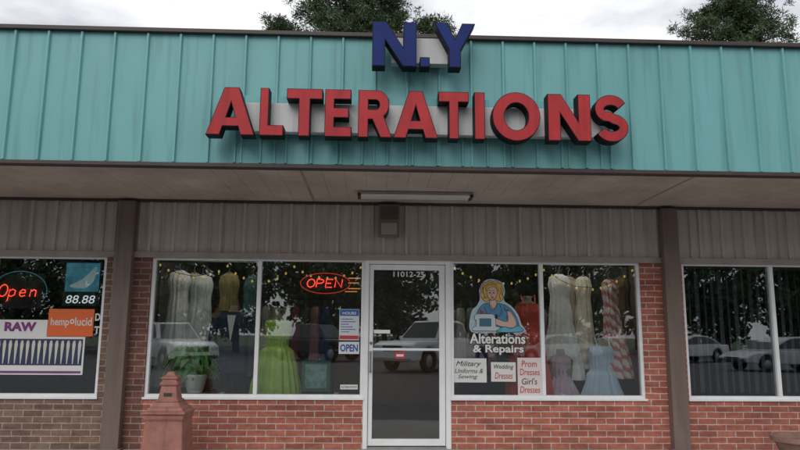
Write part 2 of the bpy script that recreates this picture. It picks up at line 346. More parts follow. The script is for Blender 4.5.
# ------------------------------------------------------------ window signs
paper=M('white_paper',(.72,.72,.70),.8,.05,8); ink=M('black_ink',(.02,.02,.02),.7,.05); inkr=M('red_ink',(.5,.03,.04),.7,.05)
bl=M('blue_ink',(.02,.09,.35),.6,.05)
def sign(name,x0,x1,z0,z1,mat,label,texts=(),y=.046,cat='sign',shear=0):
    s=mk(name,[box(x0,x1,y,y+.003,z0,z1)],mat); tag(s,label,cat)
    bpy.context.view_layer.update()
    for i,(t,a,b,c,d,m,bo) in enumerate(texts):
        mk('lettering',textfit(t,a,b,c,d,y-.002,bo,shear=shear),m,s)
    return s
sign('paper_notice',.88,1.26,.70,.96,paper,'white handwritten notice taped inside the window',[('Military',.92,1.20,.86,.93,ink,0),('Uniforms &',.91,1.22,.80,.85,ink,-.005),('Sewing',.94,1.16,.73,.785,ink,-.005)],shear=.35)
sign('paper_notice',1.31,1.585,.71,.92,paper,'white handwritten notice about wedding dresses',[('Wedding',1.34,1.56,.835,.895,ink,.0),('Dresses',1.35,1.55,.74,.81,inkr,.0)],shear=.25)
pinkp=M('pink_paper',(.74,.66,.64),.8,.05,8)
sign('paper_notice',1.605,1.87,.56,.97,pinkp,'pale pink handwritten notice about prom dresses',[('Prom',1.65,1.82,.87,.94,inkr,.0),('Dresses',1.63,1.85,.78,.85,inkr,.0),("Girl's",1.65,1.82,.68,.75,ink,.0),('Dresses',1.63,1.85,.59,.66,inkr,.0)],shear=.12)
al=thing('window_lettering',(1.38,.05,1.0),'white painted window lettering with a black outline','lettering')
for t,a,b,c,d in [('Alterations',1.075,1.70,1.12,1.235),('& Repairs',1.11,1.68,1.00,1.11)]:
    mk('lettering_outline',textfit(t,a-.012,b+.012,c-.009,d+.009,.048,.07,.001),ink,al)
    mk('lettering',textfit(t,a,b,c,d,.044,.026,.001),white,al)
dc=thing('seamstress_decal',(1.38,.05,1.25),'cut out picture of a blonde seamstress at a sewing machine','decal')
def smooth(pts,n=5,cyc=True):
    out=[];L=len(pts)
    rng=range(L) if cyc else range(L-1)
    for i in rng:
        ix=[(i+k)%L if cyc else min(max(i+k,0),L-1) for k in (-1,0,1,2)]
        p0,p1,p2,p3=[Vector(pts[j]) for j in ix]
        for s in range(n):
            t=s/n
            out.append(tuple(.5*((2*p1)+(p2-p0)*t+(2*p0-5*p1+4*p2-p3)*t*t+(3*p1-p0-3*p2+p3)*t**3)))
    if not cyc: out.append(tuple(pts[-1]))
    return out
def blob(pts,y,mat,name,line=True):
    o=mk(name,up(polys([pts],.001),0,0,1,1,y),mat,dc)
    if line: mk('contour',up(polys([ribbon(pts+[pts[0]],.005)],.001),0,0,1,1,y-.0012),ink,o)
    return o
def stroke(pts,y,par,w=.005):
    mk('pen_line',up(polys([ribbon(smooth(pts,4,False),w)],.001),0,0,1,1,y),ink,par)
hair=M('decal_blonde',(.66,.40,.11),.7,.2,25); skin=M('decal_skin',(.62,.42,.33),.7,.05)
blob(smooth([(1.095,1.25),(1.10,1.47),(1.16,1.54),(1.195,1.62),(1.19,1.72),(1.24,1.81),(1.31,1.84),(1.39,1.83),(1.46,1.79),(1.48,1.70),(1.47,1.60),(1.55,1.54),(1.62,1.45),(1.66,1.34),(1.69,1.25),(1.4,1.245)]),.0485,M('decal_backing',(.42,.54,.60),.7,.15,20),'outline',False)
h=blob(smooth([(1.215,1.63),(1.20,1.67),(1.21,1.71),(1.205,1.75),(1.23,1.77),(1.24,1.80),(1.275,1.805),(1.31,1.825),(1.345,1.815),(1.38,1.82),(1.41,1.80),(1.44,1.785),(1.45,1.745),(1.465,1.71),(1.45,1.67),(1.465,1.635),(1.44,1.60),(1.41,1.585),(1.385,1.60),(1.30,1.60),(1.27,1.585),(1.24,1.60)],3),.0468,hair,'hair')
blob(smooth([(1.15,1.36),(1.17,1.48),(1.23,1.555),(1.31,1.575),(1.40,1.57),(1.50,1.54),(1.58,1.46),(1.63,1.34),(1.60,1.27),(1.3,1.28)]),.0455,M('decal_blue',(.07,.22,.38),.7,.25,14),'blouse')
blob(smooth([(1.305,1.54),(1.315,1.61),(1.37,1.61),(1.385,1.54),(1.345,1.50)]),.0442,skin,'neck')
f=blob(smooth([(1.278,1.67),(1.283,1.725),(1.33,1.755),(1.378,1.738),(1.392,1.68),(1.368,1.625),(1.335,1.600),(1.298,1.622)]),.0432,skin,'face')
for q in ([(1.262,1.70),(1.272,1.755),(1.33,1.78),(1.385,1.762),(1.41,1.70)],[(1.225,1.72),(1.25,1.765),(1.30,1.79)],[(1.43,1.61),(1.415,1.66),(1.44,1.70),(1.425,1.745)],[(1.235,1.62),(1.25,1.66),(1.23,1.70)],[(1.30,1.80),(1.35,1.795),(1.40,1.785)],[(1.245,1.645),(1.262,1.625),(1.275,1.645)],[(1.218,1.68),(1.235,1.72),(1.222,1.75)],[(1.455,1.65),(1.44,1.68)]): stroke(q,.0442,h,.0055)
for q in ([(1.31,1.555),(1.35,1.51),(1.385,1.555)],[(1.24,1.53),(1.27,1.47),(1.26,1.42)],[(1.42,1.55),(1.44,1.48),(1.41,1.42)],[(1.54,1.48),(1.50,1.43),(1.49,1.39)],[(1.56,1.36),(1.58,1.31)],[(1.20,1.50),(1.21,1.45)],[(1.46,1.53),(1.49,1.48)]): stroke(q,.0435,dc,.006)
for ex in (1.308,1.352):
    mk('eye',up(polys([arc(ex,1.685,.0105,.0075,0,330,8)],.001),0,0,1,1,.0415),ink,f)
    stroke([(ex-.014,1.707),(ex,1.714),(ex+.014,1.709)],.0415,f,.0045)
stroke([(1.329,1.68),(1.323,1.660),(1.334,1.656)],.0415,f,.004)
mk('mouth',up(polys([arc(1.333,1.636,.018,.008,0,330,10)],.001),0,0,1,1,.0415),inkr,f)
blob(smooth([(1.50,1.50),(1.56,1.44),(1.60,1.34),(1.55,1.30),(1.40,1.32),(1.34,1.37),(1.37,1.40),(1.46,1.37),(1.51,1.38)]),.0432,skin,'arm')
mach=blob([(1.11,1.26),(1.11,1.30),(1.15,1.31),(1.15,1.38),(1.13,1.39),(1.13,1.43),(1.16,1.45),(1.33,1.45),(1.37,1.43),(1.37,1.31),(1.43,1.30),(1.43,1.26)],.0415,M('decal_machine',(.50,.58,.60),.6,.1),'sewing_machine')
mk('machine_opening',up(polys([[(1.185,1.31),(1.185,1.40),(1.32,1.40),(1.32,1.31)]],.001),0,0,1,1,.040),M('decal_dark_teal',(.05,.14,.2),.6,.1),mach)
mk('hand_wheel',up(polys([arc(1.375,1.42,.018,.026,0,340,16)],.001),0,0,1,1,.0395),ink,mach)
mk('thread_spool',[box(1.21,1.24,.0395,.041,1.452,1.485)],inkr,mach)
blob(smooth([(1.38,1.25),(1.46,1.31),(1.54,1.29),(1.62,1.32),(1.67,1.26)]),.0412,M('decal_cloth',(.12,.42,.55),.7,.1),'fabric')
ps=sign('poster',-.375,-.155,1.15,1.49,M('poster_pale',(.62,.66,.68),.6,.10,14),'small blue, white and red poster beside the door',[('HOURS',-.34,-.19,1.43,1.46,white,.02)],cat='poster')
mk('blue_band',[box(-.37,-.16,.0445,.0455,1.415,1.485)],M('poster_blue',(.03,.14,.38),.6,.1),ps)
mk('red_band',[box(-.37,-.16,.0445,.0455,1.16,1.20)],M('poster_red',(.5,.04,.05),.6,.1),ps)
mk('printed_rows',[box(-.355,-.355+l,.0445,.0455,1.235+.028*k,1.243+.028*k) for k in range(6) for l in ((.09,.16,.13)[k%3],)],bl,ps)
sign('open_card',-.375,-.15,1.00,1.13,paper,'white card reading open in blue',[('OPEN',-.36,-.165,1.025,1.105,bl,.03)])
sign('window_sticker',-.35,-.16,.62,.67,paper,'narrow white sticker low on the glass',[('ALTERATIONS',-.34,-.17,.635,.655,ink,0)])
ds=sign('door_sticker',.245,.355,.95,1.03,M('sticker_red',(.5,.05,.06),.5,.1),'red and white sticker on the door glass',y=.045)
mk('white_band',[box(.26,.34,.0425,.0445,.975,1.0)],white,ds)
nb=mk('house_number',textfit('11012-25',.22,.57,1.855,1.915,.046,.015),white); tag(nb,'white street number on the door glass','number')
fp=thing('framed_picture',(-.63,.2,.57),'dark green framed picture leaning in the window','picture')
mk('frame',[box(-.79,-.47,.2,.23,.58,.92)],M('green_frame',(.03,.14,.09),.4,.2),fp,bevel=.004)
mk('picture',[box(-.75,-.51,.196,.1995,.62,.88)],M('picture_print',(.22,.40,.36),.5,.6,18),fp)
bn=sign('banner',-3.54,-3.052,1.17,1.465,M('orange_vinyl',(.80,.15,.03),.5,.05),'orange vinyl banner with white lettering',[('hemp',-3.51,-3.315,1.26,1.37,white,.01),('lucid',-3.25,-3.07,1.285,1.375,white,.01)],y=.044)
mk('emblem',up(polys([arc(-3.282,1.33,.024,.028,0,345,20),arc(-3.282,1.33,.011,.014,0,345,20)],.001),0,0,1,1,.042),white,bn)
wl=thing('window_lettering',(-3.0,.05,1.15),'white painted letters at the window edge','lettering')
mk('lettering',textfit('D',-3.040,-2.985,1.34,1.42,.046,.03),white,wl); mk('lettering',textfit('T',-3.040,-2.985,1.20,1.28,.046,.03),white,wl)
rw=thing('rolled_cone_banner',(-3.6,.05,.76),'white vinyl banner with rows of rolled cones','banner')
mk('panel',[box(-4.10,-3.13,.047,.050,.76,1.165),box(-4.10,-3.545,.047,.050,1.165,1.345)],white,rw)
mk('lettering',textfit('RAW',-4.0,-3.66,1.22,1.32,.045,.05),M('lettering_purple',(.22,.04,.20),.6,.1),rw)
cellm=M('cell_dark',(.03,.045,.11),.6,.3,9); conem=M('cone_cream',(.68,.64,.55),.6,.1)
mk('picture_band',[box(-4.08,-3.15,.044,.0465,.86,1.14)],cellm,rw)
g=[]
for i in range(15):
    a=-4.065+.0615*i
    g.append(up(polys([[(a+.018,.875),(a+.026,.875),(a+.042,1.08),(a+.034,1.125),(a+.014,1.12),(a+.006,1.08)]],.001),0,0,1,1,.0425))
mk('cone_pattern',g,conem,rw)
mk('stripe',[box(-4.08,-3.15,.044,.0465,.775,.80)],M('purple_stripe',(.22,.06,.20),.6,.1),rw)
tv=thing('display_screen',(-3.22,.15,1.5),'small lit screen with blue picture and digits','screen')
mk('casing',[box(-3.45,-3.04,.13,.17,1.50,2.0)],M('screen_black',(.01,.01,.012),.3,.1),tv,bevel=.006)
mk('picture',[box(-3.43,-3.06,.124,.129,1.66,1.98)],M('screen_blue',(.05,.20,.28),.4,.5,7,emit=.45),tv)
mk('figure',up(polys([smooth([(-3.38,1.72),(-3.24,1.80),(-3.10,1.94),(-3.12,1.78),(-3.22,1.70)])],.001),0,0,1,1,.121),M('screen_pale',(.4,.5,.5),.4,.2,emit=.3),tv)
mk('digits',textfit('88.88',-3.41,-3.09,1.53,1.62,.126,.0,shear=.15),M('led_white',(.8,.85,.9),.4,.02,emit=.7),tv)
vb=thing('vertical_blinds',(4.55,.25,.55),'dull blue vertical blinds behind the neighbouring shop window','blinds')
vbm=M('blind_fabric',(.12,.135,.17),.8,.15,5)
g=[]; x=3.52
while x<5.6:
    t=random.uniform(.5,1.15); w=.085
    dx,dy=w/2*math.cos(t),w/2*math.sin(t)
    g.append(([(x-dx,.28-dy,.58),(x+dx,.28+dy,.58),(x+dx,.28+dy,2.0),(x-dx,.28-dy,2.0)],[(0,1,2,3)])); x+=.092
mk('slats',g,vbm,vb); mk('head_rail',[box(3.5,5.65,.25,.31,2.001,2.04)],vbm,vb)
# ------------------------------------------------------------ shop interior
def fabric(name,col,var=.12,rough=.8): return M(name,col,rough,var,9,.15,90)
standm=M('stand_metal',(.05,.05,.05),.4,.1,metal=.5); torsom=fabric('torso_cloth',(.30,.25,.20))
def mannequin(x,y,prof,mat,label,fold=9,amp=.07,ph=0,neck=1.45,group=None,straps=False,sleeves=False):
    t=thing('mannequin',(x,y,0),label,'mannequin',group)
    top=max(p[0] for p in prof)
    mk('stand',[lathe(x,y,[(0,.16,.16),(.02,.16,.16),(.03,.02,.02),(.8,.015,.015)],16)],standm,t,smooth=False)
    mk('torso',lathe(x,y,fineprof([(.8,.11,.08),(neck-.45,.10,.075),(neck-.22,.135,.09),(neck-.10,.15,.075),(neck-.06,.10,.06),(neck-.02,.052,.05),(neck+.03,.045,.045)],3),20),torsom,t,smooth=True)
    mk('dress',lathe(x,y,fineprof(sorted(prof,reverse=True),7),150,fold,amp,ph,cap=False),mat,t,smooth=True)
    if straps:
        for s in (-1,1): mk('strap',tube([[(x+s*.07,y-.10,top-.01),(x+s*.08,y-.05,top+.10),(x+s*.08,y+.05,top+.08)]],.008),mat,t)
    if sleeves:
        for s in (-1,1):
            V=[];F=[]
            path=[(x+s*.16,y,neck-.10,.06),(x+s*.205,y,neck-.18,.06),(x+s*.225,y-.01,neck-.35,.055),(x+s*.235,y-.03,neck-.55,.05),(x+s*.225,y-.05,neck-.72,.045)]
            for (a,b,c,r) in path:
                for i in range(14):
                    an=2*math.pi*i/14; V.append((a+r*math.cos(an),b+r*math.sin(an),c+ (r*.5*math.cos(an)*s*-1 if c>neck-.12 else 0)))
            for j in range(len(path)-1):
                for i in range(14): F.append((j*14+i,j*14+(i+1)%14,(j+1)*14+(i+1)%14,(j+1)*14+i))
            F.append(tuple(range(14)))
            mk('sleeve',(V,F),mat,t,smooth=True)
        mk('shirt_front',([(x-.05,y-.128,neck-.08),(x+.05,y-.128,neck-.08),(x,y-.135,neck-.38)],[(0,1,2)]),white,t)
    return t
mannequin(-1.10,.42,[(1.37,.13,.10),(1.33,.15,.115),(1.30,.145,.11),(1.26,.15,.117),(1.22,.138,.108),(1.18,.142,.11),(1.14,.125,.098),(1.08,.12,.095),(1.01,.185,.15),(.8,.235,.19),(.6,.27,.22),(.2,.36,.28)],fabric('lime_satin',(.46,.66,.12),.2,.45),'mannequin in a lime green strapless gown',19,.10,1,1.41)
mannequin(-1.62,.45,[(1.46,.15,.09),(1.38,.19,.115),(1.12,.165,.12),(.95,.19,.13),(.78,.20,.14)],fabric('navy_wool',(.03,.038,.08)),'mannequin in a dark navy jacket',5,.03,0,1.50,sleeves=True)
mannequin(-1.90,.95,[(1.4,.13,.10),(1.1,.11,.09),(.9,.16,.13),(.1,.28,.22)],fabric('charcoal_cloth',(.10,.09,.10)),'mannequin in a charcoal evening gown',8,.06,2,1.5)
mannequin(1.80,.36,[(1.58,.13,.10),(1.48,.155,.12),(1.28,.12,.095),(1.20,.17,.14),(.6,.26,.2),(.2,.33,.26)],fabric('red_satin',(.75,.09,.06),.15,.5),'mannequin in a bright red gown with straps',14,.08,.5,1.64,straps=True)
mannequin(2.66,.38,[(1.10,.13,.10),(1.02,.155,.12),(.84,.13,.10),(.76,.17,.14),(.45,.25,.2),(.1,.3,.24)],fabric('pale_blue_chiffon',(.58,.70,.86)),'child mannequin in a pale blue dress',17,.09,1.3,1.16,straps=True)
mannequin(2.20,.45,[(.98,.11,.09),(.92,.13,.10),(.78,.11,.09),(.45,.22,.18),(.1,.3,.22)],fabric('mauve_tulle',(.56,.45,.54)),'child mannequin in a mauve tulle dress',14,.10,.3,1.03)
hm=M('hanger_wire',(.5,.5,.5),.3,.05,metal=.8)
def rail(x0,x1,y,z):
    t=thing('clothes_rail',((x0+x1)/2,y,0),'thin metal clothes rail inside the shop','clothes rail','clothes rails')
    mk('rod',tube([[(x0,y,z),(x1,y,z)]],.010),standm,t)
    for x in (x0,x1): mk('upright',tube([[(x,y,0),(x,y,z)]],.012),standm,t)
def hanging(x,y,ztop,length,w,mat,label,ph=0,name='hanging_dress',group=None,d=.09,amp=.1,waist=.75,tilt=0,hem=.62):
    t=thing(name,(x,y,ztop-length),label,'dress',group)
    def til(geo):
        V,F=geo
        return [(vx+(ztop-vz)*tilt,vy,vz) for vx,vy,vz in V],F
    mk('garment',til(lathe(x,y,fineprof([(ztop-.10,.05,.03),(ztop-.14,w*.40,.05),(ztop-.22,w*.46,.07),(ztop-.38,w*.5*waist,.06),(ztop-.55,w*.5*(waist+.1),d*.9),(ztop-length,w*hem,d*1.4)],6),110,12,amp*1.35,ph,cap=False)),mat,t,smooth=True)
    mk('hanger',tube([[(x-w*.42,y,ztop-.15),(x,y,ztop-.08),(x,y,ztop-.03),(x+.02,y,ztop),(x,y,ztop+.02),(x-.02,y,ztop)],[(x,y,ztop-.08),(x+.42*w,y,ztop-.15)]],.004),hm,t)
    return t
rail(-2.55,-1.35,.62,2.06); rail(2.0,3.1,.58,2.06)
ivory=fabric('ivory_satin',(.72,.64,.52),.2,.5); lace=fabric('white_lace',(.78,.77,.75),.2)
hanging(-2.32,.62,2.05,1.45,.28,lace,'white lace gown hanging in the window',0,tilt=.02,amp=.13,hem=.85)
hanging(-2.04,.60,2.0,1.30,.28,fabric('pale_grey_chiffon',(.60,.61,.60),.2),'pale grey chiffon gown on a hanger',1,tilt=-.02,amp=.13,waist=.8,hem=.8)
hanging(-2.17,.72,2.03,1.2,.24,fabric('champagne_satin',(.50,.44,.36),.2,.5),'champagne satin gown between two pale gowns',2.6,tilt=.0,amp=.13,waist=.8,hem=.8)
hanging(-1.74,.66,2.03,.55,.26,fabric('olive_velvet',(.22,.17,.07)),'short olive velvet top on a hanger',2,tilt=.03)
hanging(-1.46,.70,2.0,.6,.20,fabric('teal_satin_dark',(.04,.11,.11)),'short dark teal top on a hanger',3,tilt=-.05)
hanging(2.24,.56,2.05,1.35,.30,lace,'white beaded wedding gown on a hanger',.4,tilt=.01,amp=.13,waist=.75,hem=.8)
hanging(2.40,.70,2.03,1.3,.26,fabric('blush_tulle',(.62,.46,.42),.2),'blush tulle gown on a hanger',1.9,amp=.13,hem=.8)
hanging(2.56,.62,2.03,1.2,.22,ivory,'ivory satin gown hanging in the window',1.5,tilt=-.02,amp=.13,hem=.75)
m,nt,b=newmat('red_white_stripe'); N=nt.nodes;L=nt.links
tc=N.new('ShaderNodeTexCoord'); w=N.new('ShaderNodeTexWave'); w.bands_direction='DIAGONAL'; w.inputs['Scale'].default_value=5.0; w.inputs['Distortion'].default_value=2.2; w.inputs['Detail Scale'].default_value=2
L.new(tc.outputs['Object'],w.inputs[0]); cr=N.new('ShaderNodeValToRGB'); cr.color_ramp.elements[0].position=.3; cr.color_ramp.elements[0].color=(.76,.66,.63,1); cr.color_ramp.elements[1].position=.75; cr.color_ramp.elements[1].color=(.60,.20,.19,1)
L.new(w.outputs[0],cr.inputs[0]); L.new(cr.outputs[0],b.inputs['Base Color']); b.inputs['Roughness'].default_value=.85
hanging(2.80,.42,1.98,1.25,.22,m,'red and white striped gown on a hanger',.9,tilt=.04,amp=.15,hem=.8)
hanging(3.03,.62,2.03,1.3,.24,fabric('brown_cloth',(.20,.12,.08)),'long brown gown on a hanger',2.2)
cols=[(.25,.05,.08),(.05,.08,.2),(.5,.45,.38),(.08,.08,.08),(.3,.28,.3),(.2,.3,.25),(.45,.2,.25),(.6,.58,.55)]
mats=[fabric('rack_cloth_%s'%n,c) for n,c in zip(['wine','navy','cream','black','grey','sage','rose','white'],cols)]
rail(-2.5,-.6,3.0,1.75); rail(1.1,3.1,3.0,1.75)
for i in range(12):
    hanging(-2.4+.15*i,3.0,1.73,.9+.3*random.random(),.16,mats[(i*3)%8],'finished garment hanging on the back rail',i,'hanging_garment','garments on the back rail',d=.05)
for i in range(12):
    hanging(1.2+.16*i,3.0,1.73,.9+.3*random.random(),.16,mats[(i*5+2)%8],'finished garment hanging on the back rail',i,'hanging_garment','garments on the back rail',d=.05)
ct=thing('counter',(.3,4.6,0),'plain wooden shop counter facing the door','counter')
mk('body',[box(-.8,1.5,4.4,4.9,0,.92)],M('counter_wood',(.20,.11,.06),.5,.2,3),ct,bevel=.01)
mk('worktop',[box(-.86,1.56,4.34,4.96,.92,.96)],M('worktop_laminate',(.4,.38,.34),.4,.1),ct,bevel=.008)
ltm=M('tube_light',(1,.96,.88),.5,.01,emit=17)
for lx in (-1.65,2.15):  # added strips hidden above the window head, there to brighten the gowns
    ly=.22
    t=thing('interior_ceiling_light',(lx,ly,2.62),'unseen fluorescent strip added over the window to brighten the gowns','light','interior strip lights')
    mk('housing',[box(lx-.6,lx+.6,ly-.01,ly+.12,2.655,2.70)],white,t)
    for q in (.015,.09): mk('lamp_tube',tube([[(lx-.57,ly+q,2.635),(lx+.57,ly+q,2.635)]],.013),ltm,t)
t=thing('interior_ceiling_light',(.4,3.0,2.62),'unseen fluorescent strip added over the window to brighten the gowns','light','interior strip lights')
mk('housing',[box(-.2,1.0,2.93,3.07,2.70,2.745)],white,t)
for q in (-.035,.035): mk('lamp_tube',tube([[(-.17,3.0+q,2.685),(.97,3.0+q,2.685)]],.013),ltm,t)
bulbm=M('warm_bulb',(.85,.58,.12),.4,.02,emit=.5); wirem=M('green_wire',(.02,.05,.03),.5,.1)
def strings(x0,x1,segs,label,z=1.97,sag=.10,n=6):
    t=thing('string_lights',((x0+x1)/2,.12,z-.1),label,'string lights')
    pts=[];w=(x1-x0)/segs
    for s in range(segs):
        for k in range(n):
            u=k/n; pts.append((x0+w*(s+u),.13,z-(sag+.05*(s%2))*4*u*(1-u)+random.uniform(-.006,.006)))
    pts.append((x1,.13,z))
    mk('wire',tube([pts],.003),wirem,t)
    for p in pts:
        mk('bulb',lathe(p[0],.13,[(p[2]-.032,.004,.004),(p[2]-.028,.009,.009),(p[2]-.018,.0125,.0125),(p[2]-.008,.010,.010),(p[2]-.002,.005,.005)],10),bulbm,t,smooth=True)
strings(-2.4,-.15,3,'warm string lights swagged across the window',1.98,.13,8)
strings(.92,2.98,2,'warm string lights drooping behind the glass',1.98,.17,11)
pp=thing('potted_plant',(-2.0,.30,.0),'leafy green plant in a white pot','plant')
mk('plant_stand',[box(-2.2,-1.80,.12,.46,0,.56)],M('stand_wood',(.16,.09,.05),.6,.2),pp,bevel=.01)
mk('pot',lathe(-1.98,.29,[(.56,.08,.08),(.60,.095,.095),(.72,.12,.12),(.74,.13,.13),(.76,.13,.13),(.76,.115,.115),(.73,.11,.11)],28),M('white_ceramic',(.8,.8,.78),.3,.05),pp,smooth=True)
V=[];F=[]
for i in range(120):
    a=random.uniform(0,6.28); ln_=random.uniform(.14,.34); lift=random.uniform(.06,.36); w_=random.uniform(.025,.055); sk=.07 if math.cos(a)<0 else 0
    b0=len(V)
    for k in range(6):
        u=k/5; r=ln_*u; z=.74+lift*math.sin(u*2.3)-.12*u*u; ww=w_*math.sin(math.pi*min(1,u*.9+.1))
        cx_,cy_=-1.98+(r+sk*u)*math.cos(a),.29+r*.45*math.sin(a); V.append((cx_-math.sin(a)*ww,cy_+math.cos(a)*ww*.6,z+.01*math.sin(i+k)-ww*.5)); V.append((cx_+math.sin(a)*ww,cy_-math.cos(a)*ww*.6,z+.012+ww*.5))
    for k in range(5): F.append((b0+2*k,b0+2*k+1,b0+2*k+3,b0+2*k+2))
mk('leaves',(V,F),M('leaf_green',(.12,.32,.07),.45,.45,12),pp)
# ------------------------------------------------------------ street furniture
tc_=M('terracotta_plastic',(.33,.14,.11),.6,.25,7,.3,60,grime=.35)
r=thing('smoking_receptacle',(-1.97,-.6,0),'terracotta cigarette receptacle with a tapering square neck','ash bin')
def frust(cx,cy,lv):
    V=[];F=[]
    for z,w_ in lv: V+=[(cx-w_,cy-w_,z),(cx+w_,cy-w_,z),(cx+w_,cy+w_,z),(cx-w_,cy+w_,z)]
    for j in range(len(lv)-1):
        for i in range(4): a=4*j+i;b=4*j+(i+1)%4; F.append((a,b,b+4,a+4))
    F.append((3,2,1,0)); k=4*(len(lv)-1); F.append((k,k+1,k+2,k+3)); return V,F
mk('base',frust(-1.99,-.6,[(0,.21),(.09,.21),(.105,.195),(.38,.178),(.395,.19),(.44,.19)]),tc_,r,bevel=.01)
mk('panel',frust(-1.99,-.615,[(.14,.158),(.35,.148)]),tc_,r,bevel=.012)
mk('shoulder',frust(-1.99,-.6,[(.4405,.205),(.465,.205),(.475,.175),(.50,.165),(.51,.14),(.55,.118)]),tc_,r,bevel=.007)
mk('neck',frust(-1.99,-.6,[(.5505,.112),(.565,.112),(.575,.092),(.70,.072),(.71,.086),(.735,.086),(.745,.07),(.765,.07)]),tc_,r,bevel=.005)
mk('opening',[box(-2.03,-1.95,-.688,-.672,.60,.635)],brown,r)
mk('cap',frust(-1.99,-.6,[(.7655,.078),(.785,.078),(.80,.05),(.835,.028)]),tc_,r,bevel=.005)
pl=thing('planter',(4.36,-.6,0),'low terracotta planter on the sidewalk','planter')
mk('bowl',lathe(4.38,-.6,[(0,.20,.20),(.16,.27,.27),(.18,.31,.31),(.225,.31,.31),(.225,.27,.27),(.17,.26,.26)],48),M('weathered_terracotta',(.27,.16,.13),.8,.25,6,.3),pl,smooth=False)
